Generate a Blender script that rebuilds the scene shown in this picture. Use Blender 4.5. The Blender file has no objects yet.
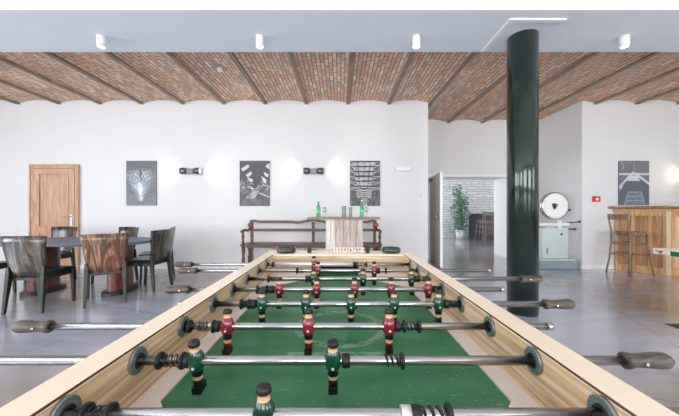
import bpy, math, random
from mathutils import Vector, Matrix
random.seed(7)
PI = math.pi
sc = bpy.context.scene
COL = sc.collection
CAMZ = 1.19
F = 290.0
def PX(px, d): return (px - 340.0) * d / F          # lateral position of something at distance d
def PZ(py, d): return CAMZ - (py - 210.0) * d / F    # its height

# ------------------------------------------------------------------ materials
def lin(c):
    return tuple(((v / 12.92) if v <= 0.04045 else ((v + 0.055) / 1.055) ** 2.4) for v in c)
def rgb(r, g, b): return lin((r / 255, g / 255, b / 255)) + (1,)
def newmat(name):
    m = bpy.data.materials.new(name); m.use_nodes = True
    nt = m.node_tree; b = nt.nodes['Principled BSDF']
    return m, nt, b
def plain(name, c, rough=0.5, metal=0.0, noise=0.06, nscale=12, bump=0.0, emit=None, coat=0.0):
    m, nt, b = newmat(name)
    b.inputs['Roughness'].default_value = rough; b.inputs['Metallic'].default_value = metal
    if coat: b.inputs['Coat Weight'].default_value = coat; b.inputs['Coat Roughness'].default_value = 0.08
    tc = nt.nodes.new('ShaderNodeTexCoord'); n = nt.nodes.new('ShaderNodeTexNoise')
    n.inputs['Scale'].default_value = nscale; n.inputs['Detail'].default_value = 3
    nt.links.new(tc.outputs['Object'], n.inputs['Vector'])
    r = nt.nodes.new('ShaderNodeValToRGB')
    r.color_ramp.elements[0].position = .3; r.color_ramp.elements[1].position = .7
    r.color_ramp.elements[0].color = tuple(v * (1 - noise) for v in c[:3]) + (1,)
    r.color_ramp.elements[1].color = tuple(min(1, v * (1 + noise)) for v in c[:3]) + (1,)
    nt.links.new(n.outputs['Fac'], r.inputs['Fac']); nt.links.new(r.outputs['Color'], b.inputs['Base Color'])
    if bump:
        bp = nt.nodes.new('ShaderNodeBump'); bp.inputs['Strength'].default_value = bump; bp.inputs['Distance'].default_value = .01
        nt.links.new(n.outputs['Fac'], bp.inputs['Height']); nt.links.new(bp.outputs['Normal'], b.inputs['Normal'])
    if emit:
        b.inputs['Emission Color'].default_value = emit[0]; b.inputs['Emission Strength'].default_value = emit[1]
    return m
def wood(name, c1, c2, axis='X', scale=6, stretch=14, rough=0.4, dist=2.0, c3=None, coat=0.0):
    m, nt, b = newmat(name)
    tc = nt.nodes.new('ShaderNodeTexCoord'); mp = nt.nodes.new('ShaderNodeMapping')
    s = [scale * stretch / 4] * 3; s['XYZ'.index(axis)] = scale / 4
    mp.inputs['Scale'].default_value = s
    nt.links.new(tc.outputs['Object'], mp.inputs['Vector'])
    n = nt.nodes.new('ShaderNodeTexNoise'); n.inputs['Scale'].default_value = 1.0; n.inputs['Detail'].default_value = 6
    n.inputs['Roughness'].default_value = .6; n.inputs['Distortion'].default_value = dist
    nt.links.new(mp.outputs['Vector'], n.inputs['Vector'])
    r = nt.nodes.new('ShaderNodeValToRGB'); r.color_ramp.elements[0].position = .33; r.color_ramp.elements[1].position = .66
    r.color_ramp.elements[0].color = c1; r.color_ramp.elements[1].color = c2
    if c3:
        e = r.color_ramp.elements.new(.52); e.color = c3
    nt.links.new(n.outputs['Fac'], r.inputs['Fac']); nt.links.new(r.outputs['Color'], b.inputs['Base Color'])
    b.inputs['Roughness'].default_value = rough
    if coat: b.inputs['Coat Weight'].default_value = coat; b.inputs['Coat Roughness'].default_value = .1
    bp = nt.nodes.new('ShaderNodeBump'); bp.inputs['Strength'].default_value = .08; bp.inputs['Distance'].default_value = .005
    nt.links.new(n.outputs['Fac'], bp.inputs['Height']); nt.links.new(bp.outputs['Normal'], b.inputs['Normal'])
    return m
M = {}
M['wall'] = plain('wall paint', (.755, .752, .748, 1), .85, noise=.012, nscale=1.5)
M['soffit'] = plain('soffit paint', rgb(224, 233, 242), .7, noise=.015, nscale=2)
M['white'] = plain('white paint', (.86, .86, .85, 1), .5, noise=.01)
M['steel_white'] = plain('white enamel', (.8, .8, .8, 1), .3, noise=.01)
M['door_grey'] = plain('grey door paint', rgb(214, 206, 200), .5, noise=.03)
M['column'] = plain('dark green gloss paint', rgb(30, 48, 40), .14, .4, noise=.25, nscale=5, bump=.015, coat=.5)
M['black'] = plain('black rubber', (.004, .0045, .005, 1), .5, noise=.1)
M['chrome'] = plain('polished steel', (.44, .435, .44, 1), .22, 1.0, noise=.05, nscale=20)
M['sleeve'] = plain('pale metal sleeve', (.72, .68, .66, 1), .35, .6, noise=.05)
M['plate'] = plain('zinc bearing plate', rgb(128, 132, 132), .34, .6, noise=.15, nscale=60)
M['green_jersey'] = plain('green player paint', rgb(10, 66, 48), .22, noise=.25, nscale=60, coat=.5)
M['red_jersey'] = plain('red player paint', rgb(126, 24, 42), .22, noise=.2, nscale=60, coat=.5)
M['skin'] = plain('painted face', rgb(222, 176, 132), .4, noise=.1, nscale=80)
M['sock_green'] = plain('dark green boots', rgb(14, 44, 32), .3, noise=.2, nscale=60)
M['sock_red'] = plain('dark red boots', rgb(104, 26, 26), .3, noise=.2, nscale=60)
M['dot'] = plain('white badge paint', rgb(215, 205, 190), .4)
M['grip'] = wood('worn grey grip', rgb(28, 25, 22), rgb(98, 88, 76), 'X', 30, 8, .5, 1.5)
M['honey'] = wood('honey plywood', rgb(172, 132, 92), rgb(232, 206, 174), 'Y', 5, 34, .22, 2.0, rgb(208, 174, 134), coat=.25)
M['endwood'] = wood('pale end plywood', rgb(170, 142, 112), rgb(222, 204, 176), 'X', 5, 26, .4, 2, rgb(200, 176, 144))
M['cap'] = plain('cream rail laminate', rgb(242, 222, 196), .3, noise=.02, nscale=4)
M['edge'] = plain('brown edge line', rgb(90, 60, 40), .6)
M['border'] = plain('pale field border', rgb(232, 216, 206), .35, noise=.03, nscale=12)
M['goal'] = plain('dark green goal lining', rgb(6, 50, 32), .6)
M['ashtray'] = plain('dark green glass', rgb(12, 26, 22), .08, noise=.1, coat=.8)
M['bead'] = plain('pinkish ivory bead', rgb(226, 204, 196), .5, noise=.03)
M['digit'] = plain('dark red digit', rgb(70, 12, 24), .6)
M['dark_chair'] = wood('black green stained beech', rgb(16, 24, 20), rgb(44, 50, 42), 'Z', 8, 10, .3, 1)
M['dark_ply'] = wood('dark stained plywood', rgb(26, 24, 20), rgb(110, 96, 78), 'Z', 5, 9, .26, 3.2, rgb(48, 44, 36), coat=.4)
M['brown_ply'] = wood('brown walnut plywood', rgb(58, 36, 26), rgb(178, 130, 92), 'Z', 4, 9, .28, 4.0, rgb(104, 68, 48), coat=.4)
M['table_top'] = plain('blue grey table lacquer', rgb(84, 98, 122), .42, noise=.08, nscale=5)
M['pedestal'] = wood('red brown pedestal veneer', rgb(70, 36, 26), rgb(136, 82, 62), 'Z', 4, 12, .3, 1.5)
M['plinth'] = plain('dark plinth', rgb(34, 40, 42), .4)
M['oak_door'] = wood('light oak', rgb(176, 134, 102), rgb(212, 174, 142), 'Z', 7, 14, .5, 1.2, rgb(196, 156, 124))
M['bench'] = wood('dark walnut bench', rgb(58, 36, 26), rgb(116, 78, 56), 'X', 6, 12, .4, 1.5)
M['bench_end'] = wood('carved walnut', rgb(70, 38, 22), rgb(170, 98, 52), 'Z', 10, 6, .4, 1.5)
M['white_plank'] = wood('whitewashed planks', rgb(196, 184, 174), rgb(232, 226, 220), 'Z', 7, 14, .7, 1.5, rgb(218, 208, 198))
M['grey_plank'] = wood('weathered pinkish planks', rgb(152, 134, 124), rgb(212, 200, 190), 'Z', 8, 14, .7, 2.2, rgb(192, 176, 164))
M['plank_top'] = wood('weathered top boards', rgb(112, 90, 76), rgb(170, 148, 130), 'X', 7, 14, .6, 1.5)
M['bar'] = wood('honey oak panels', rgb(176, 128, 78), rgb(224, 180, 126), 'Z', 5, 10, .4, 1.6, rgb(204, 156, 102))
M['bar_dark'] = wood('aged oak panels', rgb(146, 100, 56), rgb(200, 150, 98), 'Z', 5, 8, .4, 1.8, rgb(176, 126, 76))  # same oak made darker, shade of the recessed bar panels put into the colour
M['bar_pale'] = wood('pale oak posts', rgb(196, 164, 122), rgb(226, 200, 164), 'Z', 6, 12, .4, 1.2)
M['bar_top'] = wood('dark oak bar top', rgb(96, 58, 30), rgb(150, 100, 56), 'X', 6, 12, .3, 1.2)
M['stool'] = wood('grey brown bentwood', rgb(100, 80, 68), rgb(162, 138, 122), 'Z', 10, 8, .4, 1)
M['red_stool'] = wood('red brown bentwood', rgb(84, 66, 60), rgb(146, 124, 114), 'Z', 10, 8, .4, 1)
M['scale_body'] = plain('mint grey enamel', rgb(198, 210, 206), .35, noise=.04, nscale=5)
M['scale_base'] = plain('blue grey base enamel', rgb(140, 156, 162), .4, noise=.08, nscale=8)
M['dial'] = plain('ivory dial', rgb(244, 244, 238), .3, noise=.01, coat=.8)
M['dark_metal'] = plain('dark metal', (.05, .05, .055, 1), .35, .8)
M['red_plastic'] = plain('red plastic', rgb(210, 28, 34), .4)
M['beam'] = plain('old steel joist', rgb(142, 122, 106), .6, noise=.15, nscale=8)
M['game_green'] = plain('bottle green paint', rgb(8, 98, 72), .4)
M['game_white'] = plain('white label', rgb(228, 226, 226), .5)
M['mat'] = plain('dark grey mat', rgb(84, 80, 76), .9, bump=.3, nscale=120)
M['pot'] = plain('white planter', rgb(226, 224, 222), .4, noise=.01)
M['leaf'] = plain('green leaves', rgb(100, 140, 116), .5, noise=.35, nscale=6)
M['stem'] = plain('plant stem', rgb(86, 78, 52), .7)
M['far_bar'] = plain('dark slate counter', rgb(50, 60, 66), .4)
M['nickel'] = plain('brushed nickel', (.16, .16, .17, 1), .35, .8)
M['sconce_glow'] = plain('sconce lens', (1, 1, 1, 1), .4, emit=((1, .9, .75, 1), 4))
M['lamp_glow'] = plain('lit lens', (1, 1, 1, 1), .4, emit=((1, .95, .88, 1), 14))
def glass(name, c, rough=0.02, ior=1.45):
    m, nt, b = newmat(name)
    b.inputs['Base Color'].default_value = c; b.inputs['Roughness'].default_value = rough
    b.inputs['IOR'].default_value = ior; b.inputs['Transmission Weight'].default_value = 1.0
    tc = nt.nodes.new('ShaderNodeTexCoord'); n = nt.nodes.new('ShaderNodeTexNoise'); n.inputs['Scale'].default_value = 30
    r = nt.nodes.new('ShaderNodeMapRange'); r.inputs['To Min'].default_value = rough; r.inputs['To Max'].default_value = rough + .03
    nt.links.new(tc.outputs['Object'], n.inputs['Vector']); nt.links.new(n.outputs['Fac'], r.inputs['Value']); nt.links.new(r.outputs['Result'], b.inputs['Roughness'])
    return m
M['green_glass'] = glass('green bottle glass', (.12, .62, .22, 1))
M['clear_glass'] = glass('clear glass', (.93, .95, .96, 1))
def thin_glass():
    m = bpy.data.materials.new('thin clear glass'); m.use_nodes = True; nt = m.node_tree; nt.nodes.clear()
    o = nt.nodes.new('ShaderNodeOutputMaterial'); t = nt.nodes.new('ShaderNodeBsdfTransparent'); g = nt.nodes.new('ShaderNodeBsdfGlossy'); g.inputs['Roughness'].default_value = .05
    t.inputs['Color'].default_value = (.93, .95, .96, 1); f = nt.nodes.new('ShaderNodeLayerWeight'); f.inputs['Blend'].default_value = .25; mx = nt.nodes.new('ShaderNodeMixShader')
    nt.links.new(f.outputs['Facing'], mx.inputs[0]); nt.links.new(t.outputs[0], mx.inputs[1]); nt.links.new(g.outputs[0], mx.inputs[2]); nt.links.new(mx.outputs[0], o.inputs['Surface'])
    return m
M['clear_glass'] = thin_glass()
M['window_glass'] = glass('window glass', (1, 1, 1, 1), 0.0, 1.01)

def floor_mat():
    m, nt, b = newmat('polished concrete')
    tc = nt.nodes.new('ShaderNodeTexCoord')
    n1 = nt.nodes.new('ShaderNodeTexNoise'); n1.inputs['Scale'].default_value = .45; n1.inputs['Detail'].default_value = 5
    mp = nt.nodes.new('ShaderNodeMapping'); mp.inputs['Scale'].default_value = (.6, 2.2, 1)
    n2 = nt.nodes.new('ShaderNodeTexNoise'); n2.inputs['Scale'].default_value = 2.5; n2.inputs['Detail'].default_value = 8; n2.inputs['Distortion'].default_value = .8
    nt.links.new(tc.outputs['Object'], n1.inputs['Vector']); nt.links.new(tc.outputs['Object'], mp.inputs['Vector']); nt.links.new(mp.outputs['Vector'], n2.inputs['Vector'])
    r1 = nt.nodes.new('ShaderNodeValToRGB'); r1.color_ramp.elements[0].position = .4; r1.color_ramp.elements[1].position = .6
    r1.color_ramp.elements[0].color = rgb(176, 179, 194); r1.color_ramp.elements[1].color = rgb(146, 136, 130)
    r2 = nt.nodes.new('ShaderNodeValToRGB'); r2.color_ramp.elements[0].position = .3; r2.color_ramp.elements[1].position = .72
    r2.color_ramp.elements[0].color = (.84, .84, .84, 1); r2.color_ramp.elements[1].color = (1.05, 1.05, 1.05, 1)
    mx = nt.nodes.new('ShaderNodeMix'); mx.data_type = 'RGBA'; mx.blend_type = 'MULTIPLY'; mx.inputs['Factor'].default_value = 1
    nt.links.new(n1.outputs['Fac'], r1.inputs['Fac']); nt.links.new(n2.outputs['Fac'], r2.inputs['Fac'])
    nt.links.new(r1.outputs['Color'], mx.inputs['A']); nt.links.new(r2.outputs['Color'], mx.inputs['B'])
    # hairline saw cuts every 2.6 m
    br = nt.nodes.new('ShaderNodeTexBrick'); br.offset = 0; br.inputs['Scale'].default_value = 1; br.inputs['Mortar Size'].default_value = .006
    br.inputs['Brick Width'].default_value = 2.6; br.inputs['Row Height'].default_value = 2.6
    br.inputs['Color1'].default_value = br.inputs['Color2'].default_value = (1, 1, 1, 1); br.inputs['Mortar'].default_value = (.7, .7, .7, 1)
    rot = nt.nodes.new('ShaderNodeMapping'); rot.inputs['Rotation'].default_value = (0, 0, .35); rot.inputs['Location'].default_value = (.7, .2, 0)
    nt.links.new(tc.outputs['Object'], rot.inputs['Vector']); nt.links.new(rot.outputs['Vector'], br.inputs['Vector'])
    mx2 = nt.nodes.new('ShaderNodeMix'); mx2.data_type = 'RGBA'; mx2.blend_type = 'MULTIPLY'; mx2.inputs['Factor'].default_value = 1
    nt.links.new(mx.outputs['Result'], mx2.inputs['A']); nt.links.new(br.outputs['Color'], mx2.inputs['B'])
    nt.links.new(mx2.outputs['Result'], b.inputs['Base Color'])
    rr = nt.nodes.new('ShaderNodeMapRange'); rr.inputs['To Min'].default_value = .14; rr.inputs['To Max'].default_value = .30
    nt.links.new(n2.outputs['Fac'], rr.inputs['Value']); nt.links.new(rr.outputs['Result'], b.inputs['Roughness'])
    b.inputs['Coat Weight'].default_value = .7; b.inputs['Coat Roughness'].default_value = .12
    return m
M['floor'] = floor_mat()

def brick_mat():
    m, nt, b = newmat('old brick vault')
    uv = nt.nodes.new('ShaderNodeUVMap'); uv.uv_map = 'UVMap'
    br = nt.nodes.new('ShaderNodeTexBrick'); br.inputs['Scale'].default_value = 1
    br.inputs['Brick Width'].default_value = .2; br.inputs['Row Height'].default_value = .062; br.inputs['Mortar Size'].default_value = .006
    br.inputs['Mortar Smooth'].default_value = .2
    br.inputs['Color1'].default_value = (0, 0, 0, 1); br.inputs['Color2'].default_value = (1, 1, 1, 1); br.inputs['Mortar'].default_value = (.5, .5, .5, 1)
    nt.links.new(uv.outputs['UV'], br.inputs['Vector'])
    cr = nt.nodes.new('ShaderNodeValToRGB'); e = cr.color_ramp.elements
    e[0].position = 0; e[0].color = rgb(200, 178, 164); e[1].position = 1; e[1].color = rgb(246, 228, 212)
    for p, c in ((.22, rgb(224, 190, 168)), (.42, rgb(238, 184, 146)), (.6, rgb(232, 206, 184)), (.8, rgb(242, 206, 178))):
        x = e.new(p); x.color = c
    nt.links.new(br.outputs['Color'], cr.inputs['Fac'])
    n = nt.nodes.new('ShaderNodeTexNoise'); n.inputs['Scale'].default_value = 14; n.inputs['Detail'].default_value = 6
    nt.links.new(uv.outputs['UV'], n.inputs['Vector'])
    nr = nt.nodes.new('ShaderNodeValToRGB'); nr.color_ramp.elements[0].position = .3; nr.color_ramp.elements[1].position = .7
    nr.color_ramp.elements[0].color = (.78, .76, .74, 1); nr.color_ramp.elements[1].color = (1.15, 1.15, 1.15, 1)
    nt.links.new(n.outputs['Fac'], nr.inputs['Fac'])
    n3 = nt.nodes.new('ShaderNodeTexNoise'); n3.inputs['Scale'].default_value = 1.3; n3.inputs['Detail'].default_value = 3
    nt.links.new(uv.outputs['UV'], n3.inputs['Vector'])
    nr3 = nt.nodes.new('ShaderNodeValToRGB'); nr3.color_ramp.elements[0].position = .35; nr3.color_ramp.elements[1].position = .65
    nr3.color_ramp.elements[0].color = (.92, .92, .94, 1); nr3.color_ramp.elements[1].color = (1.03, 1.0, .96, 1)
    nt.links.new(n3.outputs['Fac'], nr3.inputs['Fac'])
    def mul(a, c):
        x = nt.nodes.new('ShaderNodeMix'); x.data_type = 'RGBA'; x.blend_type = 'MULTIPLY'; x.inputs['Factor'].default_value = 1
        nt.links.new(a, x.inputs['A']); nt.links.new(c, x.inputs['B']); return x.outputs['Result']
    col = mul(mul(cr.outputs['Color'], nr.outputs['Color']), nr3.outputs['Color'])
    mm = nt.nodes.new('ShaderNodeMix'); mm.data_type = 'RGBA'
    nt.links.new(br.outputs['Fac'], mm.inputs['Factor']); nt.links.new(col, mm.inputs['A']); mm.inputs['B'].default_value = rgb(134, 116, 104)
    nt.links.new(mm.outputs['Result'], b.inputs['Base Color'])
    bp = nt.nodes.new('ShaderNodeBump'); bp.inputs['Strength'].default_value = .7; bp.inputs['Distance'].default_value = .008; bp.invert = True
    nt.links.new(br.outputs['Fac'], bp.inputs['Height']); nt.links.new(bp.outputs['Normal'], b.inputs['Normal'])
    b.inputs['Roughness'].default_value = .85
    return m
M['brick'] = brick_mat()

def stone_mat():
    m, nt, b = newmat('pale stacked stone')
    tc = nt.nodes.new('ShaderNodeTexCoord')
    sep = nt.nodes.new('ShaderNodeSeparateXYZ'); cb = nt.nodes.new('ShaderNodeCombineXYZ')
    nt.links.new(tc.outputs['Object'], sep.inputs['Vector']); nt.links.new(sep.outputs['X'], cb.inputs['X']); nt.links.new(sep.outputs['Z'], cb.inputs['Y'])
    n = nt.nodes.new('ShaderNodeTexNoise'); n.inputs['Scale'].default_value = 3
    nt.links.new(cb.outputs['Vector'], n.inputs['Vector'])
    ad = nt.nodes.new('ShaderNodeMix'); ad.data_type = 'RGBA'; ad.blend_type = 'LINEAR_LIGHT'; ad.inputs['Factor'].default_value = .06
    nt.links.new(cb.outputs['Vector'], ad.inputs['A']); nt.links.new(n.outputs['Color'], ad.inputs['B'])
    br = nt.nodes.new('ShaderNodeTexBrick'); br.inputs['Scale'].default_value = 1; br.inputs['Brick Width'].default_value = .5; br.inputs['Row Height'].default_value = .11
    br.inputs['Mortar Size'].default_value = .014; br.squash = .6; br.squash_frequency = 3
    br.inputs['Color1'].default_value = rgb(214, 216, 218); br.inputs['Color2'].default_value = rgb(240, 238, 234); br.inputs['Mortar'].default_value = rgb(182, 186, 192)
    nt.links.new(ad.outputs['Result'], br.inputs['Vector']); nt.links.new(br.outputs['Color'], b.inputs['Base Color'])
    bp = nt.nodes.new('ShaderNodeBump'); bp.inputs['Strength'].default_value = .9; bp.inputs['Distance'].default_value = .04; bp.invert = True
    nt.links.new(br.outputs['Fac'], bp.inputs['Height']); nt.links.new(bp.outputs['Normal'], b.inputs['Normal'])
    b.inputs['Roughness'].default_value = .8
    return m
M['stone'] = stone_mat()

def field_mat():
    m, nt, b = newmat('green playing field')
    tc = nt.nodes.new('ShaderNodeTexCoord')
    def noise(s, d=5, sc_=(1, 1, 1)):
        mp = nt.nodes.new('ShaderNodeMapping'); mp.inputs['Scale'].default_value = sc_
        n = nt.nodes.new('ShaderNodeTexNoise'); n.inputs['Scale'].default_value = s; n.inputs['Detail'].default_value = d
        nt.links.new(tc.outputs['Object'], mp.inputs['Vector']); nt.links.new(mp.outputs['Vector'], n.inputs['Vector']); return n.outputs['Fac']
    def math_(op, a, bb=None, c=None):
        x = nt.nodes.new('ShaderNodeMath'); x.operation = op
        for i, v in enumerate((a, bb, c)):
            if v is None: continue
            if isinstance(v, (int, float)): x.inputs[i].default_value = v
            else: nt.links.new(v, x.inputs[i])
        return x.outputs[0]
    base = nt.nodes.new('ShaderNodeValToRGB'); base.color_ramp.elements[0].position = .3; base.color_ramp.elements[1].position = .7
    base.color_ramp.elements[0].color = rgb(28, 100, 62); base.color_ramp.elements[1].color = rgb(54, 130, 84)
    nt.links.new(noise(6, 6, (1, 2.5, 1)), base.inputs['Fac'])
    sep = nt.nodes.new('ShaderNodeSeparateXYZ'); nt.links.new(tc.outputs['Object'], sep.inputs['Vector'])
    dx = math_('SUBTRACT', sep.outputs['X'], .01); dy = math_('SUBTRACT', sep.outputs['Y'], -.045)
    r = math_('SQRT', math_('ADD', math_('MULTIPLY', dx, dx), math_('MULTIPLY', dy, dy)))
    ring = math_('LESS_THAN', math_('ABSOLUTE', math_('SUBTRACT', r, .125)), .012)
    line = math_('MULTIPLY', math_('LESS_THAN', math_('ABSOLUTE', math_('ADD', dy, .165)), .009), math_('LESS_THAN', math_('ABSOLUTE', math_('SUBTRACT', dx, .0)), .13))
    marks = math_('MULTIPLY', math_('MAXIMUM', ring, line), math_('GREATER_THAN', noise(60, 4), .46))
    zone = math_('MULTIPLY', math_('LESS_THAN', math_('ADD', math_('MULTIPLY', math_('SUBTRACT', sep.outputs['X'], .24), math_('SUBTRACT', sep.outputs['X'], .24)), math_('MULTIPLY', math_('SUBTRACT', sep.outputs['Y'], -.37), math_('SUBTRACT', sep.outputs['Y'], -.37))), .012), math_('GREATER_THAN', noise(75, 3, (1.2, 2, 1)), .65))
    specks = math_('GREATER_THAN', noise(55, 3, (.6, 2, 1)), .69)
    fac = math_('MULTIPLY', math_('MINIMUM', math_('ADD', math_('ADD', marks, zone), specks), 1), .34)
    mx = nt.nodes.new('ShaderNodeMix'); mx.data_type = 'RGBA'; nt.links.new(fac, mx.inputs['Factor'])
    nt.links.new(base.outputs['Color'], mx.inputs['A']); mx.inputs['B'].default_value = rgb(168, 190, 160)
    nt.links.new(mx.outputs['Result'], b.inputs['Base Color'])
    b.inputs['Roughness'].default_value = .42
    return m
M['field'] = field_mat()
def vc_mat():
    m, nt, b = newmat('printed photograph')
    a = nt.nodes.new('ShaderNodeAttribute'); a.attribute_name = 'Col'
    nt.links.new(a.outputs['Color'], b.inputs['Base Color']); b.inputs['Roughness'].default_value = .5
    return m
M['print'] = vc_mat()

# ------------------------------------------------------------------ mesh builder
class MB:
    def __init__(s): s.v = []; s.f = []; s.m = []; s.s = []; s.x = Matrix.Identity(4)
    def add(s, vs, fs, mi=0, smooth=False):
        o = len(s.v); s.v += [tuple(s.x @ Vector(v)) for v in vs]
        for k, f in enumerate(fs):
            s.f.append([i + o for i in f]); s.m.append(mi[k] if isinstance(mi, list) else mi); s.s.append(smooth)
        return s
    def box(s, x0, x1, y0, y1, z0, z1, mi=0):
        return s.add([(x0, y0, z0), (x1, y0, z0), (x1, y1, z0), (x0, y1, z0), (x0, y0, z1), (x1, y0, z1), (x1, y1, z1), (x0, y1, z1)],
                     [(0, 3, 2, 1), (4, 5, 6, 7), (0, 1, 5, 4), (1, 2, 6, 5), (2, 3, 7, 6), (3, 0, 4, 7)], mi)
    def lathe(s, prof, org=(0, 0, 0), axis='z', seg=20, mi=0, smooth=True, sy=1.0, cap=True):
        vs = []; fs = []; ms = []
        ox, oy, oz = org
        for r, t in prof:
            for k in range(seg):
                a = 2 * PI * k / seg; c = r * math.cos(a); d = r * math.sin(a) * sy
                vs.append({'z': (ox + c, oy + d, oz + t), 'x': (ox + t, oy + c, oz + d), 'y': (ox + d, oy + t, oz + c)}[axis])
        for i in range(len(prof) - 1):
            for k in range(seg):
                k2 = (k + 1) % seg
                fs.append((i * seg + k, i * seg + k2, (i + 1) * seg + k2, (i + 1) * seg + k)); ms.append(mi[i] if isinstance(mi, list) else mi)
        s.add(vs, fs, ms, smooth)
        if cap:
            a = mi[0] if isinstance(mi, list) else mi; b = mi[-1] if isinstance(mi, list) else mi
            n = len(prof) - 1; o = len(s.v) - len(vs)
            s.f.append([o + k for k in range(seg)][::-1]); s.m.append(a); s.s.append(False)
            s.f.append([o + n * seg + k for k in range(seg)]); s.m.append(b); s.s.append(False)
        return s
    def cyl(s, p0, p1, r0, r1=None, seg=12, mi=0): return s.tube([p0, p1], [r0, r0 if r1 is None else r1], seg, mi)
    def tube(s, pts, r, seg=8, mi=0):
        pts = [Vector(p) for p in pts]; n = len(pts)
        rs = r if isinstance(r, (list, tuple)) else [r] * n
        vs = []; fs = []; up = None
        for i, p in enumerate(pts):
            t = (pts[min(i + 1, n - 1)] - pts[max(i - 1, 0)]).normalized()
            if up is None: up = t.orthogonal().normalized()
            up = (up - t * up.dot(t)).normalized(); w = t.cross(up)
            for k in range(seg):
                a = 2 * PI * k / seg; vs.append(p + (up * math.cos(a) + w * math.sin(a)) * rs[i])
        for i in range(n - 1):
            for k in range(seg):
                k2 = (k + 1) % seg; fs.append((i * seg + k, i * seg + k2, (i + 1) * seg + k2, (i + 1) * seg + k))
        s.add(vs, fs, mi, True)
        o = len(s.v) - len(vs)
        s.f.append([o + k for k in range(seg)][::-1]); s.m.append(mi); s.s.append(False)
        s.f.append([o + (n - 1) * seg + k for k in range(seg)]); s.m.append(mi); s.s.append(False)
        return s
    def prism(s, poly, a0, a1, plane='xy', mi=0, side_mi=None):
        n = len(poly)
        def P(u, v, w): return {'xy': (u, v, w), 'xz': (u, w, v), 'yz': (w, u, v)}[plane]
        vs = [P(u, v, a0) for u, v in poly] + [P(u, v, a1) for u, v in poly]
        fs = [tuple(range(n))[::-1], tuple(range(n, 2 * n))] + [(i, (i + 1) % n, n + (i + 1) % n, n + i) for i in range(n)]
        return s.add(vs, fs, [mi, mi] + [mi if side_mi is None else side_mi] * n)
    def leg(s, p0, p1, w0, d0, w1, d1, mi=0):
        vs = []
        for (p, w, d) in ((p0, w0, d0), (p1, w1, d1)):
            vs += [(p[0] - w / 2, p[1] - d / 2, p[2]), (p[0] + w / 2, p[1] - d / 2, p[2]), (p[0] + w / 2, p[1] + d / 2, p[2]), (p[0] - w / 2, p[1] + d / 2, p[2])]
        return s.add(vs, [(0, 3, 2, 1), (4, 5, 6, 7), (0, 1, 5, 4), (1, 2, 6, 5), (2, 3, 7, 6), (3, 0, 4, 7)], mi)
    def build(s, name, mats, parent=None, loc=(0, 0, 0), bevel=0.0, rot=(0, 0, 0)):
        me = bpy.data.meshes.new(name); me.from_pydata(s.v, [], s.f)
        if not isinstance(mats, (list, tuple)): mats = [mats]
        for m in mats: me.materials.append(M[m])
        me.polygons.foreach_set('material_index', s.m); me.polygons.foreach_set('use_smooth', s.s)
        import bmesh
        bm = bmesh.new(); bm.from_mesh(me); bmesh.ops.recalc_face_normals(bm, faces=bm.faces); bm.to_mesh(me); bm.free()
        me.update()
        o = bpy.data.objects.new(name, me); COL.objects.link(o); o.location = loc; o.rotation_euler = rot
        if parent: o.parent = parent
        if bevel:
            b = o.modifiers.new('bevel', 'BEVEL'); b.width = bevel; b.segments = 2; b.limit_method = 'ANGLE'; b.angle_limit = .7
        return o
def tag(o, label, cat, group=None):
    o['label'] = label; o['category'] = cat
    if group: o['group'] = group
    return o
def thing(name, label, cat, loc=(0, 0, 0), rz=0, group=None):
    o = bpy.data.objects.new(name, None); COL.objects.link(o); o.location = loc; o.rotation_euler = (0, 0, rz); o.empty_display_size = .1
    return tag(o, label, cat, group)
def struct(name, mb, mats, parent=None, **k):
    o = mb.build(name, mats, parent, **k)
    if not parent: o['kind'] = 'structure'
    return o
def copy_tree(o, parent=None):
    c = o.copy(); COL.objects.link(c)
    if parent: c.parent = parent
    for ch in list(o.children): copy_tree(ch, c)
    return c
def text_geo(txt, size):
    cu = bpy.data.curves.new('t', 'FONT'); cu.body = txt; cu.size = size; cu.align_x = 'CENTER'; cu.align_y = 'CENTER'; cu.extrude = size * .02; cu.resolution_u = 3; cu.offset = size * .025
    ob = bpy.data.objects.new('t', cu); COL.objects.link(ob)
    dg = bpy.context.evaluated_depsgraph_get(); me = bpy.data.meshes.new_from_object(ob.evaluated_get(dg))
    vs = [v.co.copy() for v in me.vertices]; fs = [tuple(p.vertices) for p in me.polygons]
    bpy.data.objects.remove(ob); bpy.data.curves.remove(cu); bpy.data.meshes.remove(me)
    return vs, fs

# ------------------------------------------------------------------ the room
YB, YR, XL, XR, X1, X2, REAR = 5.86, 7.13, -8.5, 8.0, 1.78, 4.89, -5.0
TOP = 3.95
struct('floor', MB().box(-9, 9.5, -5.3, 13.2, -.1, 0), 'floor')
struct('wall_back', MB().box(XL - .2, X1, YB, YR + .2, 0, TOP), 'wall')
struct('wall_back_right', MB().box(X2, XR + .2, YB, YR + .7, 0, TOP), 'wall')
w = MB(); OX0, OX1, OZ = 2.2, 4.16, 2.0
w.box(X1, OX0, YR, YR + .7, 0, TOP); w.box(OX1, X2, YR, YR + .7, 0, TOP); w.box(OX0, OX1, YR, YR + .7, OZ, TOP)
struct('wall_recess', w, 'wall')
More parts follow.
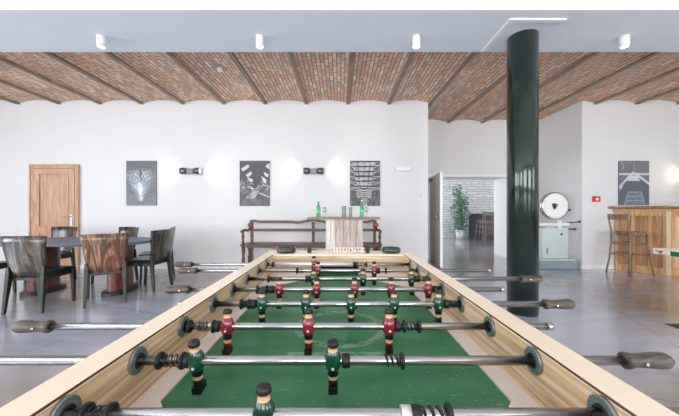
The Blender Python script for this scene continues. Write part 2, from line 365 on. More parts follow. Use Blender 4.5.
# left wall with two windows, right wall, rear wall with three windows
def wall_open(name, axis, c0, c1, a0, a1, ops):
    mb = MB(); cur = a0
    def B(p, q, z0, z1):
        if axis == 'x': mb.box(p, q, c0, c1, z0, z1)
        else: mb.box(c0, c1, p, q, z0, z1)
    for (p, q, z0, z1) in ops:
        B(cur, p, 0, TOP); B(p, q, 0, z0); B(p, q, z1, TOP); cur = q
    B(cur, a1, 0, TOP)
    return struct(name, mb, 'wall')
wn = [0]
def window(axis, c, p, q, z0, z1):
    wn[0] += 1
    fr = MB(); t = .06
    def B(mb, a, b, u, v, th=.05):
        if axis == 'x': mb.box(a, b, c - th / 2, c + th / 2, u, v)
        else: mb.box(c - th / 2, c + th / 2, a, b, u, v)
    B(fr, p, q, z0, z0 + t); B(fr, p, q, z1 - t, z1); B(fr, p, p + t, z0, z1); B(fr, q - t, q, z0, z1)
    n = 3
    for i in range(1, n): x = p + (q - p) * i / n; B(fr, x - .02, x + .02, z0, z1)
    B(fr, p, q, (z0 + z1) / 2 + .3, (z0 + z1) / 2 + .34)
    o = struct('window_%d' % wn[0], fr, 'white')
    return o
rear_ops = [(-6.4, -3.6, .4, 3.0), (-1.6, 1.6, .4, 3.0), (3.6, 6.4, .4, 3.0)]
left_ops = [(-4.3, -1.5, .5, 3.0), (-.6, 2.0, .5, 3.0)]
right_ops = [(-3.4, -.6, .5, 3.0)]
wall_open('wall_rear', 'x', REAR - .25, REAR, XL - .2, XR + .2, rear_ops)
wall_open('wall_left', 'y', XL - .25, XL, REAR, YB, left_ops)
wall_open('wall_right', 'y', XR, XR + .25, REAR, YB, right_ops)
for a in rear_ops: window('x', REAR - .12, *a)
for a in left_ops: window('y', XL - .12, *a)
for a in right_ops: window('y', XR + .12, *a)
# far room behind the opening
struct('wall_far', MB().box(.5, 9.5, 12.6, 12.9, 0, 3.4), 'stone')
struct('wall_far_left', MB().box(.5, .8, YR + .2, 12.6, 0, 3.4), 'wall')
struct('wall_far_right', MB().box(9.2, 9.5, YR + .2, 12.6, 0, 3.4), 'wall')
struct('wall_far_front', MB().box(.8, X1, YR + .2, YR + .7, 0, 3.4).box(XR + .2, 9.5, YR + .2, YR + .7, 0, 3.4), 'wall')
struct('ceiling_far', MB().box(.5, 9.5, YR + .7, 12.9, 3.0, 3.4), 'white')
# ceilings
struct('ceiling_front', MB().box(XL, XR, REAR, 2.91, 3.75, TOP), 'white')
sf = MB().box(XL, XR, 2.95, 3.69, 3.2, TOP, 0); sf.box(XL, XR, 2.91, 2.95, 3.2, TOP, 1)
struct('ceiling_soffit', sf, ['soffit', 'white'])
struct('ceiling_roof', MB().box(XL - .25, XR + .25, REAR - .25, YR + .7, TOP, TOP + .1), 'white')  # unseen slab added over the ceilings to block sky light
BX0, PITCH = .16, .832
def vault():
    mb = MB(); uvs = []; n = 10; rise = .062
    R = ((PITCH / 2) ** 2 + rise ** 2) / (2 * rise); th = math.asin(PITCH / 2 / R)
    ks = [k for k in range(-11, 10)]
    ys = [3.4 + i * .42 for i in range(10)]
    for k in ks:
        cx = BX0 + (k + .5) * PITCH
        for j in range(len(ys) - 1):
            for i in range(n):
                a0 = -th + 2 * th * i / n; a1 = -th + 2 * th * (i + 1) / n
                def p(a, y): return (cx + R * math.sin(a), y, 3.35 + R * math.cos(a) - (R - rise))
                mb.add([p(a0, ys[j]), p(a1, ys[j]), p(a1, ys[j + 1]), p(a0, ys[j + 1])], [(0, 1, 2, 3)], 0, True)
                for a, y in ((a0, ys[j]), (a1, ys[j]), (a1, ys[j + 1]), (a0, ys[j + 1])): uvs.append((y + k * .37, R * a + k * 1.013))
    me = bpy.data.meshes.new('ceiling'); me.from_pydata(mb.v, [], mb.f); me.materials.append(M['brick'])
    uvl = me.uv_layers.new(name='UVMap')
    for i, u in enumerate(uvs): uvl.data[i].uv = u
    o = bpy.data.objects.new('ceiling', me); COL.objects.link(o); o['kind'] = 'structure'
    for i in range(len(ks) + 1):
        x = BX0 + (ks[0] + i) * PITCH
        b = MB().box(x - .034, x + .034, 3.4, 7.16, 3.322, 3.336); b.box(x - .008, x + .008, 3.4, 7.16, 3.336, 3.42)
        struct('trim_%d' % (i + 1), b, 'beam')
vault()
# raised white L trim on the soffit round the column
struct('trim_30', MB().box(1.78, 2.38, 3.04, 3.09, 3.185, 3.2).box(1.78, 1.83, 3.09, 3.66, 3.185, 3.2), 'white')
# baseboards
struct('baseboard_left', MB().box(XL, X1, YB - .015, YB, 0, .08), 'white')
struct('baseboard_right', MB().box(X2, 5.54, YB - .015, YB, 0, .08), 'white')
struct('baseboard_recess', MB().box(X2 - .015, X2, YB, YR, 0, .08).box(4.3, X2, YR - .015, YR, 0, .08), 'white')
struct('trim_31', MB().box(OX0 - .06, OX1 + .06, YR - .03, YR, OZ, OZ + .06).box(OX1, OX1 + .06, YR - .03, YR, 0, OZ), 'white')

# wooden door in the back wall
def wood_door():
    x0, x1 = PX(32, YB), PX(79.8, YB); zt = PZ(165, YB); y = YB
    r = bpy.data.objects.new('door_1', None); COL.objects.link(r); r['kind'] = 'structure'; r.location = ((x0 + x1) / 2, y, 0)
    W = (x1 - x0) / 2
    f = MB().box(-W, -W + .07, -.04, 0, 0, zt).box(W - .07, W, -.04, 0, 0, zt).box(-W + .07, W - .07, -.04, 0, zt - .07, zt)
    f.box(-W - .012, -W + .02, -.055, -.001, 0, zt - .02).box(W - .02, W + .012, -.055, -.001, 0, zt - .02).box(-W - .012, W + .012, -.055, -.001, zt - .02, zt + .01)
    f.build('door_frame', 'oak_door', r, bevel=.004)
    a, b = -W + .075, W - .075
    l = MB().box(a, a + .11, -.045, -.005, .01, zt - .08).box(b - .11, b, -.045, -.005, .01, zt - .08)
    l.box(a + .11, b - .11, -.045, -.005, zt - .19, zt - .08).box(a + .11, b - .11, -.045, -.005, .01, .18).box(a + .11, b - .11, -.045, -.005, .72, .86)
    l.box(a + .11, b - .11, -.02, -.006, .18, .72).box(a + .11, b - .11, -.02, -.006, .86, zt - .19)
    l.build('leaf', 'oak_door', r, bevel=.004)
    for z0, z1 in ((.20, .70), (.88, zt - .21)):
        MB().box(a + .13, b - .13, -.033, -.012, z0 + .02, z1 - .02).build('panel', 'oak_door', r, bevel=.01)
    h = MB().box(b - .075, b - .035, -.052, -.045, .86, 1.10)
    h.cyl((b - .055, -.05, 1.05), (b - .055, -.085, 1.05), .009).cyl((b - .055, -.085, 1.05), (b - .17, -.085, 1.05), .009)
    h.build('handle', 'chrome', r)
    for z in (.3, 1.1, 1.85):
        MB().cyl((-W + .06, -.052, z - .05), (-W + .06, -.052, z + .05), .009).build('hinge', 'steel_white', r)
wood_door()
# grey double-door leaf standing open
def grey_leaf():
    r = bpy.data.objects.new('door_2', None); COL.objects.link(r); r['kind'] = 'structure'
    hx, hy = 2.215, 7.08; ex, ey = 2.075, 5.93
    r.location = (hx, hy, 0); r.rotation_euler = (0, 0, math.atan2(ey - hy, ex - hx))
    L = math.hypot(ex - hx, ey - hy)
    MB().box(0, L - .012, -.025, .025, .012, 1.97).build('leaf', 'door_grey', r, bevel=.002)
    MB().box(L - .012, L, -.026, .026, .012, 1.97).build('edge_strip', 'white', r)
    MB().box(L - .16, L - .06, -.035, -.025, .98, 1.12).cyl((L - .1, -.03, 1.05), (L - .1, -.07, 1.05), .01).cyl((L - .1, -.07, 1.05), (L - .22, -.07, 1.05), .01).build('handle', 'chrome', r)
    MB().box(.08, .34, -.06, -.025, 1.86, 1.92).cyl((.2, -.05, 1.93), (.05, -.1, 1.93), .008).build('door_closer', 'dark_metal', r)
grey_leaf()

# round column
tag(MB().lathe([(.161, 0), (.161, 3.2)], axis='z', seg=64).build('support_column', 'column', None, (PX(523.5, 3.36), 3.38, 0)),
    'glossy dark green round steel column rising to the grey ceiling band', 'column')

# ------------------------------------------------------------------ football table
CX = -.008
ft = thing('football_table', 'wooden table football game with green field, red and green players', 'football table', (CX, .92, 0))
YC = .92
HI, HO, Y0, Y1, YO0, YO1 = .362, .4145, .275, 1.60, .13, 1.75
RT, PF, RZ = .944, .838, .916
for sgn in (-1, 1):
    mb = MB(); a, b = sorted((sgn * HI, sgn * HO)); mb.box(a, b, YO0 - YC, YO1 - YC, .60, RT - .006)
    e0, e1 = sorted((sgn * (HI - .0004), sgn * (HI + .0009))); mb.box(e0, e1, Y0 - YC, Y1 - YC, RT - .0035, RT + .0002, 1)
    mb.build('side_panel', ['honey', 'edge'], ft)
    e0, e1 = sorted((sgn * (HI + .0009), sgn * HO))
    MB().box(e0, e1, YO0 - YC, YO1 - YC, RT - .006, RT).build('rail_cap', 'cap', ft)
for (ya, yb) in ((YO0, Y0), (Y1, YO1)):
    gi = Y0 if ya == YO0 else Y1; dr = -1 if ya == YO0 else 1
    mb = MB(); g = .11
    mb.box(-HI, -g, ya - YC, yb - YC, .60, RT - .006).box(g, HI, ya - YC, yb - YC, .60, RT - .006).box(-g, g, ya - YC, yb - YC, .60, PF).box(-g, g, ya - YC, yb - YC, PF + .05, RT - .006)
    mb.build('end_panel', 'endwood', ft)
    MB().box(-HI, HI, ya - YC, yb - YC, RT - .006, RT).build('end_cap', 'cap', ft)
    q0, q1 = sorted((gi + dr * .004, gi + dr * .11))
    gm = MB().box(-g + .001, g - .001, q0 - YC, q1 - YC, PF + .0005, PF + .003).box(-g + .001, g - .001, gi + dr * .11 - YC, gi + dr * .112 - YC, PF, PF + .049)
    gm.box(-g + .001, -g + .003, q0 - YC, q1 - YC, PF, PF + .049).box(g - .003, g - .001, q0 - YC, q1 - YC, PF, PF + .049).box(-g + .001, g - .001, q0 - YC, q1 - YC, PF + .046, PF + .049)
    gm.build('goal', 'goal', ft)
MB().box(-HI, HI, Y0 - YC, Y1 - YC, PF - .03, PF).build('playfield', 'field', ft)
# pale border ring with cut corners, narrowing to the goals
def ring():
    out = []
    for half in (1, -1):
        P = [(half * x, y) for x, y in ((.321, .53), (.321, 1.31), (.20, 1.43), (.11, 1.50), (.11, Y1 - .0001))]
        Q = [(half * x, y) for x, y in ((HI - .0001, .53), (HI - .0001, 1.31), (HI - .0001, Y1 - .0001), (.16, Y1 - .0001), (.111, Y1 - .0001))]
        P = [(half * x, y) for x, y in ((.11, Y0 + .0001), (.11, .34), (.20, .39))] + P
        Q = [(half * x, y) for x, y in ((.111, Y0 + .0001), (.16, Y0 + .0001), (HI - .0001, Y0 + .0001))] + Q
        n = len(P); mb = MB(); vs = []
        for (a0, a1), (b0, b1) in zip(P, Q):
            vs += [(a0, a1 - YC, PF), (a0, a1 - YC, PF + .004), (b0, b1 - YC, PF + .006), (b0, b1 - YC, PF)]
        fs = [(0, 1, 2, 3), (4 * n - 4, 4 * n - 3, 4 * n - 2, 4 * n - 1)]
        for i in range(n - 1):
            for k in range(4): fs.append((4 * i + k, 4 * i + (k + 1) % 4, 4 * i + 4 + (k + 1) % 4, 4 * i + 4 + k))
        mb.add(vs, fs); out.append(mb)
    return out
for mb in ring(): mb.build('field_border', 'border', ft)
for sx in (-1, 1):
    for yy in (.22, 1.6):
        MB().leg((sx * .37, yy - YC + (.03 if yy > 1 else -.03), 0), (sx * .33, yy - YC, .62), .05, .05, .09, .09).build('leg', 'honey', ft, bevel=.004)
MB().box(-HI, HI, Y0 - YC, Y1 - YC, .6, .62).build('bottom_board', 'endwood', ft)

def figure(parent, x, color, tilt=0.0):
    mb = MB()
    jer, sock = 3, 4
    prof = [(.002, .0405), (.0085, .0405), (.0100, .038), (.0105, .0335), (.0100, .031), (.0080, .0305), (.0082, .0225), (.0088, .0215), (.0125, .0165), (.0152, .008), (.0160, .000), (.0150, -.009), (.0112, -.0175), (.0106, -.018), (.0098, -.0285), (.0090, -.029), (.0088, -.0365), (.0094, -.037), (.0090, -.050), (.006, -.051)]
    mi = [0, 0, 0, 0, 0, 1, 1, jer, jer, jer, jer, jer, 0, 0, 1, 1, sock, sock, sock]
    mb.lathe(prof, seg=20, mi=mi, sy=.9)
    mb.box(-.0085, .0085, -.012, .011, -.0630, -.050, 0)
    mb.lathe([(.0026, -.0150), (.0026, -.0125)], org=(0, 0, -.006), axis='y', seg=10, mi=2)
    o = mb.build('player_figure', ['black', 'skin', 'dot', color + '_jersey', 'sock_' + color], parent, (x, 0, 0), rot=(tilt, 0, 0))
    o['label'] = 'red player figure with black cap' if color == 'red' else 'green player figure with black cap'
    return o
fig_mesh = {}
def put_figure(parent, x, color, tilt=0.0):
    if color not in fig_mesh: fig_mesh[color] = figure(parent, x, color, tilt); return
    c = fig_mesh[color].copy(); COL.objects.link(c); c.parent = parent; c.location = (x, 0, 0); c.rotation_euler = (tilt, 0, 0)
def spring(parent, x0, x1, turns=3):
    pts = []; n = turns * 12
    for i in range(n + 1):
        a = 2 * PI * turns * i / n; pts.append((x0 + (x1 - x0) * i / n, .0103 * math.cos(a), .0103 * math.sin(a)))
    MB().tube(pts, .0011, 6).build('spring', 'black', parent)
def bring(parent, x, r=.0150, w=.0065, name='bumper_ring'):
    MB().lathe([(r * .8, -w / 2), (r, -w * .3), (r, w * .3), (r * .8, w / 2)], (x, 0, 0), 'x', 20).build(name, 'black', parent)
def bumper(parent, x0, x1, r=.0128):
    MB().lathe([(r * .85, x0), (r, x0 + .002), (r, x1 - .002), (r * .85, x1)], (0, 0, 0), 'x', 20).build('bumper', 'black', parent)
def handle(parent, x, sgn):
    prof = [(.0095, 0), (.0160, .002), (.0165, .008), (.0135, .018), (.0135, .035), (.0150, .055), (.0165, .072), (.0155, .086), (.0110, .095), (.004, .098)]
    mb = MB().lathe([(r * .9, t * sgn * .88) for r, t in prof], (x, 0, 0), 'x', 24, 0)
    mb.lathe([(.0028, -.0150), (.0028, -.0125)], (x + sgn * .03, 0, 0), 'y', 10, 1)
    mb.build('handle', ['grip', 'chrome'], parent)
# each rod: distance, team, ends, handle side, figures, then soft parts from left to right
D = [.388, .528, .683, .845, 1.000, 1.155, 1.310, 1.460]
def mkrod(k, color, x0, x1, hside, men, rings=(), springs=(), bumps=(), sleeves=(), tilt=0.0):
    d = D[k]; x0, x1 = (PX(v, d) if abs(v) > 2 else v for v in (x0, x1)); r = MB().cyl((x0, 0, 0), (x1, 0, 0), .0082, seg=20).build('rod', 'chrome', ft, (-CX, d - YC, RZ))
    if hside: handle(r, x0 if hside < 0 else x1, hside)
    for e, s in ((x0, -1), (x1, 1)):
        if s != hside: MB().lathe([(.0092, -.006), (.0092, .0055), (.006, .006)], (e, 0, 0), 'x', 16, [0, 0]).build('end_cap', 'chrome', r)
    for m in men: put_figure(r, PX(m, d), color, tilt)
    for a in rings: bring(r, PX(a, d))
    for a, b in springs: spring(r, PX(a, d), PX(b, d))
    for a, b in bumps: bumper(r, PX(a, d), PX(b, d))
    for a, b in sleeves: MB().cyl((PX(a, d), 0, 0), (PX(b, d), 0, 0), .0118, seg=20).build('sleeve', 'sleeve', r)
    for s in (-1, 1):
        a = s * HI
        MB().lathe([(.010, 0), (.0238, 0), (.0238, -s * .0035), (.0222, -s * .0050), (.0135, -s * .0050), (.0125, -s * .0065), (.0095, -s * .0065)], (a, d - YC, RZ), 'x', 32, [0, 0, 0, 0, 1, 1], smooth=False, cap=False).build('rod_bearing', ['plate', 'black'], ft)
mkrod(0, 'green', -.62, .56, 1, [264], rings=(86, 110, 449), springs=((90, 106), (421, 446)), bumps=((411, 421),), sleeves=((401, 411),), tilt=.05)
mkrod(1, 'green', -.66, 623, 1, [196, 333], rings=(160, 183, 402), springs=((164, 180), (385, 400)), bumps=((184, 190), (342, 350)), tilt=.22)
mkrod(2, 'red', 51, 549, -1, [227.5, 308.5, 389], rings=(190, 214, 404, 419), springs=((198, 209), (406, 417)), bumps=((215, 220), (395, 400)))
mkrod(3, 'green', -.46, 544, 1, [262, 306, 351, 394, 438.5], rings=(241.5, 249), springs=((243, 248), (450, 457)), bumps=((250, 256), (444, 449)))
mkrod(4, 'red', 190, 502, -1, [279.5, 316.7, 354.5, 391, 428.3], rings=(257.5, 266.5), springs=((261, 265.5), (439, 443)), bumps=((268, 274), (433, 438)))
mkrod(5, 'green', -.46, 521, 1, [313.8, 362.9, 411.4], rings=(268.5, 306.5), springs=((270, 277), (422, 427)), bumps=((308, 310), (415, 420)))
mkrod(6, 'red', 197, 489, -1, [317.9, 374.2], rings=(386, 297), springs=((298, 304),), bumps=((377, 380),))
mkrod(7, 'red', 192, .42, -1, [313.8], rings=(366.5, 266.5), springs=((357, 366),), bumps=((272, 275), (353, 357)), sleeves=((275, 353),))
# score counter standing on the far rail
c = bpy.data.objects.new('score_counter', None); COL.objects.link(c); c.parent = ft; c.location = (-CX, 1.67 - YC, RT)
cy = 0
for x in (-.176, .158):
    MB().box(x - .011, x + .011, -.011, .011, 0, .034).build('post', 'black', c, bevel=.002)
MB().cyl((-.17, 0, .017), (.15, 0, .017), .002).build('wire', 'chrome', c)
for i in range(10):
    x = -.0245 + i * .0172
    mb = MB().box(x - .0082, x + .0082, -.008, .008, .004, .030)
    vs, fs = text_geo(str(i + 1), .025 if i < 9 else .016)
    mb.add([(x + v.x, -.0083 - v.z, .017 + v.y) for v in vs], fs, 1)
    mb.build('bead', ['bead', 'digit'], c)
# ashtrays on the far rail
def ashtray(x, label):
    t = tag(MB().lathe([(.02, 0), (.050, 0), (.056, .008), (.054, .026), (.049, .028), (.044, .012), (.02, .007)], seg=28).build('ashtray', 'ashtray', None, (x, 1.675, RT + .0015)), label, 'ashtray', 'ashtrays on the far rail')
ashtray(-.31, 'round dark green ashtray on the left of the far rail')
ashtray(.295, 'round dark green ashtray on the right of the far rail')

# ------------------------------------------------------------------ dining set on the left
def make_chair(label, x, y, rz, back='dark_ply'):
    t = thing('dining_chair', label, 'chair', (x, y, 0), rz, 'plywood chairs around the oval table')
    st = MB().prism([(-.19, -.19), (.19, -.19), (.225, .19), (.2, .23), (-.2, .23), (-.225, .19)], .435, .462); st.build('seat', 'dark_chair', t, bevel=.008)
    MB().box(-.17, .17, .16, .19, .37, .434).box(-.17, .17, -.19, -.165, .37, .434).box(-.195, -.17, -.19, .19, .37, .434).box(.17, .195, -.19, .19, .37, .434).build('seat_frame', 'dark_chair', t)
    mb = MB(); n, m_ = 12, 6; vs = []; th = .013
    for side in (0, 1):
        for j in range(m_ + 1):
            v = j / m_; z = .40 + v * .49; hw = .165 + (.245 - .165) * v ** .8
            for i in range(n + 1):
                u = i / n * 2 - 1
                vs.append((u * hw, -.20 - .05 * v - .045 * (1 - u * u) * (.6 + .4 * v) - side * th + .02, z + .006 * (1 - u * u)))
    fs = []; W = n + 1; off = (m_ + 1) * W
    for j in range(m_):
        for i in range(n):
            a = j * W + i; fs.append((a, a + 1, a + W + 1, a + W)); fs.append((off + a, off + a + W, off + a + W + 1, off + a + 1))
    for j in range(m_):
        for i in (0, n): a = j * W + i; fs.append((a, a + W, off + a + W, off + a))
    for i in range(n):
        for j in (0, m_): a = j * W + i; fs.append((a, a + 1, off + a + 1, off + a))
    mb.add(vs, fs, 0, True)
    mb.build('backrest', back, t)
    for s in (-1, 1):
        MB().leg((s * .205, .20, 0), (s * .2, .18, .44), .028, .028, .045, .045).build('leg', 'dark_chair', t, bevel=.004)
        b = MB().leg((s * .20, -.245, 0), (s * .185, -.20, .45), .030, .032, .045, .055); b.leg((s * .185, -.20, .45), (s * .19, -.205, .53), .045, .055, .026, .03)
        b.build('leg', 'dark_chair', t, bevel=.005)
    return t
make_chair('dark green-black chair nearest at left, back to us, below the wooden door', -3.66, 3.57, math.radians(5))
make_chair('brown walnut-backed chair with its back to us at the near side of the oval table', -3.08, 3.83, math.radians(36), 'brown_ply')
make_chair('dark chair across the oval table, in front of the wooden door', -4.86, 4.86, math.radians(176))
make_chair('dark chair across the oval table, below the leftmost poster', -3.74, 4.80, math.radians(160))
make_chair('dark chair at the right end of the oval table, front one of two, facing left', -2.93, 4.42, math.radians(86))
make_chair('dark chair mostly hidden behind the one at the right end of the oval table', -3.16, 5.0, math.radians(115))
make_chair('dark chair cut by the left edge, only its green-black seat in view', -4.88, 3.97, math.radians(-85))
tt = thing('dining_table', 'oval table with blue-grey glossy top on two brown pedestals', 'table', (-3.83, 4.25, 0))
ov = [(1.08 * abs(math.cos(a)) ** .7 * (1 if math.cos(a) > 0 else -1), .5 * abs(math.sin(a)) ** .85 * (1 if math.sin(a) > 0 else -1)) for a in [2 * PI * i / 64 for i in range(64)]]
MB().prism(ov, .71, .752).build('tabletop', 'table_top', tt, bevel=.008)
for px in (-.5, .62):
    P_ = MB()
    arc = [(px + .10 * math.cos(a), .22 * math.sin(a)) for a in [2 * PI * i / 28 for i in range(28)]]
    P_.prism(arc, .05, .71).build('pedestal', 'pedestal', tt)
    MB().prism([(px + .16 * math.cos(a), .3 * math.sin(a)) for a in [2 * PI * i / 28 for i in range(28)]], 0, .05).build('plinth', 'plinth', tt)

# ------------------------------------------------------------------ long bench against the wall
def bench():
    xl, xr = PX(243, 5.4), PX(381, 5.4); W = (xr - xl) / 2
    t = thing('wooden_bench', 'long antique dark wooden bench with open rail back against white wall', 'bench', ((xl + xr) / 2, 5.42, 0))
    def zt(x):
        g = lambda c_, s: math.exp(-((x - c_) / s) ** 2)
        return .985 + .034 * g(0, .16) + .02 * g(-W + .12, .07) + .02 * g(W - .12, .07) - .012 * g(-.3, .1) - .012 * g(.3, .1)
    xs = [-W + .05 + (2 * W - .1) * i / 60 for i in range(61)]
    top = [(x, zt(x)) for x in xs]; bot = [(x, zt(x) - .052) for x in xs][::-1]
    mb = MB()
    for i in range(60):
        mb.prism([(xs[i], zt(xs[i]) - .052), (xs[i + 1], zt(xs[i + 1]) - .052), (xs[i + 1], zt(xs[i + 1])), (xs[i], zt(xs[i]))], .22, .25, 'xz')
    mb.build('top_rail', 'bench', t)
    MB().box(-W + .06, W - .06, .22, .245, .775, .825).build('middle_rail', 'bench', t, bevel=.006)
    for x in (-W + .09, 0, W - .09): MB().box(x - .028, x + .028, .215, .25, .05 if x else .52, .96).build('back_post', 'bench', t, bevel=.005)
    MB().box(-W, W, -.2, .24, .535, .565).build('seat', 'bench', t, bevel=.008)
    ap = []
    for i in range(41):
        x = -W + .1 + (2 * W - .2) * i / 40; ap.append((x, .535 - .03 - .035 * math.exp(-((x + .5) / .22) ** 2) - .035 * math.exp(-((x - .5) / .22) ** 2)))
    mb = MB()
    for i in range(40): mb.prism([ap[i], ap[i + 1], (ap[i + 1][0], .536), (ap[i][0], .536)], -.17, -.145, 'xz')
    mb.build('apron', 'bench', t)
    for s in (-1, 1):
        for x0, nm in ((s * (W - .05), 'leg'),):
            for yy in (-.15, .2):
                MB().lathe([(.022, 0), (.028, .03), (.018, .08), (.03, .2), (.034, .3), (.02, .36), (.032, .42), (.032, .536)], (x0, yy, 0), seg=14).build('leg', 'bench', t)
        MB().lathe([(.02, .565), (.028, .6), (.016, .64), (.03, .70), (.018, .76), (.026, .79)], (s * (W - .04), -.14, 0), seg=14).build('arm_post', 'bench', t)
        MB().tube([(s * (W - .04), -.2, .80), (s * (W - .04), -.05, .82), (s * (W - .05), .1, .80), (s * (W - .06), .23, .83)], [.03, .022, .022, .024], 10).build('armrest', 'bench', t)
        MB().lathe([(.01, -.03), (.045, -.025), (.05, 0), (.045, .025), (.01, .03)], (s * (W - .07), .2, .90), 'y', 18).build('scroll', 'bench_end', t)
bench()

# ------------------------------------------------------------------ plank high table and what stands on it
pt = thing('plank_table', 'tall rustic plank table with whitewashed board front before the bench', 'table', (0, 4.9, 0))
MB().box(-.54, .66, -.17, .17, 1.035, 1.068).build('tabletop', 'plank_top', pt, bevel=.005)
pw = [(-.235, -.155, 1), (-.15, -.075, 1), (-.07, .055, 0), (.06, .165, 0), (.17, .265, 0), (.27, .378, 0)]
for a, b, wh in pw:
    o = MB().box(a, b, -.13, -.10, .05, 1.035).build('front_board', 'white_plank' if wh else 'grey_plank', pt, bevel=.003)
    o['label'] = 'whitewashed board' if wh else 'weathered pinkish grey board'
MB().box(-.235, .378, .10, .13, .05, 1.035).build('back_board', 'grey_plank', pt)
MB().box(-.30, .44, -.16, .16, 0, .05).build('base', 'plank_top', pt)
TZ = 1.068
def bottle(x, y, label):
    return tag(MB().lathe([(.0, 0), (.034, 0), (.036, .006), (.036, .15), (.030, .18), (.016, .215), (.0135, .235), (.0135, .268), (.016, .27), (.016, .285), (.0, .286)],
        seg=20, mi=[0, 0, 0, 0, 0, 0, 0, 1, 1, 1], cap=False).build('glass_bottle', ['green_glass', 'white'], None, (x, y, TZ)), label, 'bottle', 'green bottles on the plank table')
bottle(PX(318.5, 4.88), 4.88, 'green glass bottle on the left end of the plank table')
bottle(PX(361.8, 4.88), 4.88, 'green glass bottle on the plank table in front of the third poster')
def wineglass(x, y, label):
    return tag(MB().lathe([(.0, 0), (.032, 0), (.030, .003), (.004, .008), (.0035, .07), (.02, .085), (.033, .11), (.034, .14), (.029, .17), (.027, .17), (.032, .14), (.031, .112), (.018, .09), (.0, .082)],
        seg=20, cap=False).build('wine_glass', 'clear_glass', None, (x, y, TZ)), label, 'glass', 'glasses on the plank table')
wineglass(PX(324.5, 4.85), 4.85, 'clear stemmed glass beside the left green bottle')
wineglass(PX(366.5, 4.85), 4.86, 'clear stemmed glass just right of the right green bottle')
def tumbler(x, y, label, h=.15, r=.036):
    return tag(MB().lathe([(.0, 0), (r * .85, 0), (r, h), (r - .003, h), (r * .85 - .003, .008), (.0, .008)], seg=20, cap=False).build('drinking_glass', 'clear_glass', None, (x, y, TZ)), label, 'glass', 'glasses on the plank table')
tumbler(PX(344, 4.9), 4.9, 'clear tall glass at the middle of the plank table, left of a pair', .19, .04)
tumbler(PX(350.5, 4.9), 4.93, 'clear tall glass at the middle of the plank table, right of a pair', .17, .034)

# ------------------------------------------------------------------ posters
def hsh(i, j, k=0):
    x = math.sin(i * 127.1 + j * 311.7 + k * 74.7) * 43758.5453; return x - math.floor(x)
def vnoise(u, v, s, k=0):
    x, y = u * s, v * s * 1.5; i, j = int(math.floor(x)), int(math.floor(y)); fx, fy = x - i, y - j
    a = hsh(i, j, k) * (1 - fx) + hsh(i + 1, j, k) * fx; b = hsh(i, j + 1, k) * (1 - fx) + hsh(i + 1, j + 1, k) * fx
    return a * (1 - fy) + b * fy
def inpoly(u, v, P):
    c = False; n = len(P)
    for i in range(n):
        x1, y1 = P[i]; x2, y2 = P[(i + 1) % n]
        if (y1 > v) != (y2 > v) and u < (x2 - x1) * (v - y1) / (y2 - y1) + x1: c = not c
    return c
def seg(u, v, x1, y1, x2, y2, w):
    dx, dy = x2 - x1, y2 - y1; t = max(0, min(1, ((u - x1) * dx + (v - y1) * dy) / (dx * dx + dy * dy)))
    return math.hypot(u - x1 - t * dx, (v - y1 - t * dy) * 1.5) < w
def p1(u, v):      # pattern rising like a fan from a point low in the middle
    g = .40 + .10 * v
    du, dv = u - .48, .86 - v
    if dv > -.04:
        a = math.atan2(du, max(dv, .001)); r = math.hypot(du, dv * 1.3)
        env = max(0, 1 - (abs(du) / (.12 + .42 * min(1, dv * 1.9))) ** 2) * max(0, min(1, (.70 - dv) * 7))
        ray = .5 + .5 * math.sin(a * 26) * math.cos(r * 38)
        g += env * (.34 * ray * vnoise(u, v, 16, 1) * 1.5 + .10)
        g += .35 * math.exp(-(du / .06) ** 2 - ((v - .62) / .13) ** 2)
        if abs(du - .0) < .03 and .2 < v < .45: g -= .28
        if abs(v - .24) < .02 and .24 < u < .78: g += .2 * vnoise(u, v, 30, 3)
        for x1, y1, x2, y2 in ((.52, .8, .98, .66), (.5, .86, .9, .78), (.44, .8, .04, .66)):
            if seg(u, v, x1, y1, x2, y2, .012): g -= .1
    g += .04 * (vnoise(u, v, 12) - .5)
    return (g * .97, g * 1.0, g * 1.05)
def p2(u, v):      # factory hall, skylights converging
    g = .33 - .06 * v + .05 * (vnoise(u, v, 14) - .5)
    for P in ([(.05, .17), (.28, .08), (.33, .14), (.1, .24)], [(.2, .31), (.38, .23), (.42, .28), (.28, .38)], [(.24, .37), (.42, .40), (.44, .45), (.34, .46)],
              [(.86, .13), (.93, .06), (1, .07), (1, .2)], [(.80, .24), (.97, .31), (.93, .37), (.83, .32)], [(.72, .34), (.9, .42), (.86, .5), (.75, .42)]):
        if inpoly(u, v, P): g = .80
    for s in (-1, 1):
        for q in range(4):
            x = .5 + s * (.07 + .1 * q)
            if seg(u, v, .5 + s * .03, .62, x + s * .12, .50 + .02 * q, .012): g += .3 * vnoise(u, v, 24, q)
    if .42 < v < .72 and abs(u - .52) > .06: g += .34 * (vnoise(u, v, 22, 5) > .58) * (1 - abs(v - .57) * 4)
    if inpoly(u, v, [(.5, .64), (.66, .66), (.5, .84), (.2, .84), (.25, .76)]): g += .42 * vnoise(u, v, 10, 8)
    if seg(u, v, .68, .72, .98, .80, .03): g += .35
    if v > .84: g = .26 + .14 * vnoise(u, v, 12, 9)
    if v > .6: g += .06
    return (g, g * 1.0, g * 1.01)
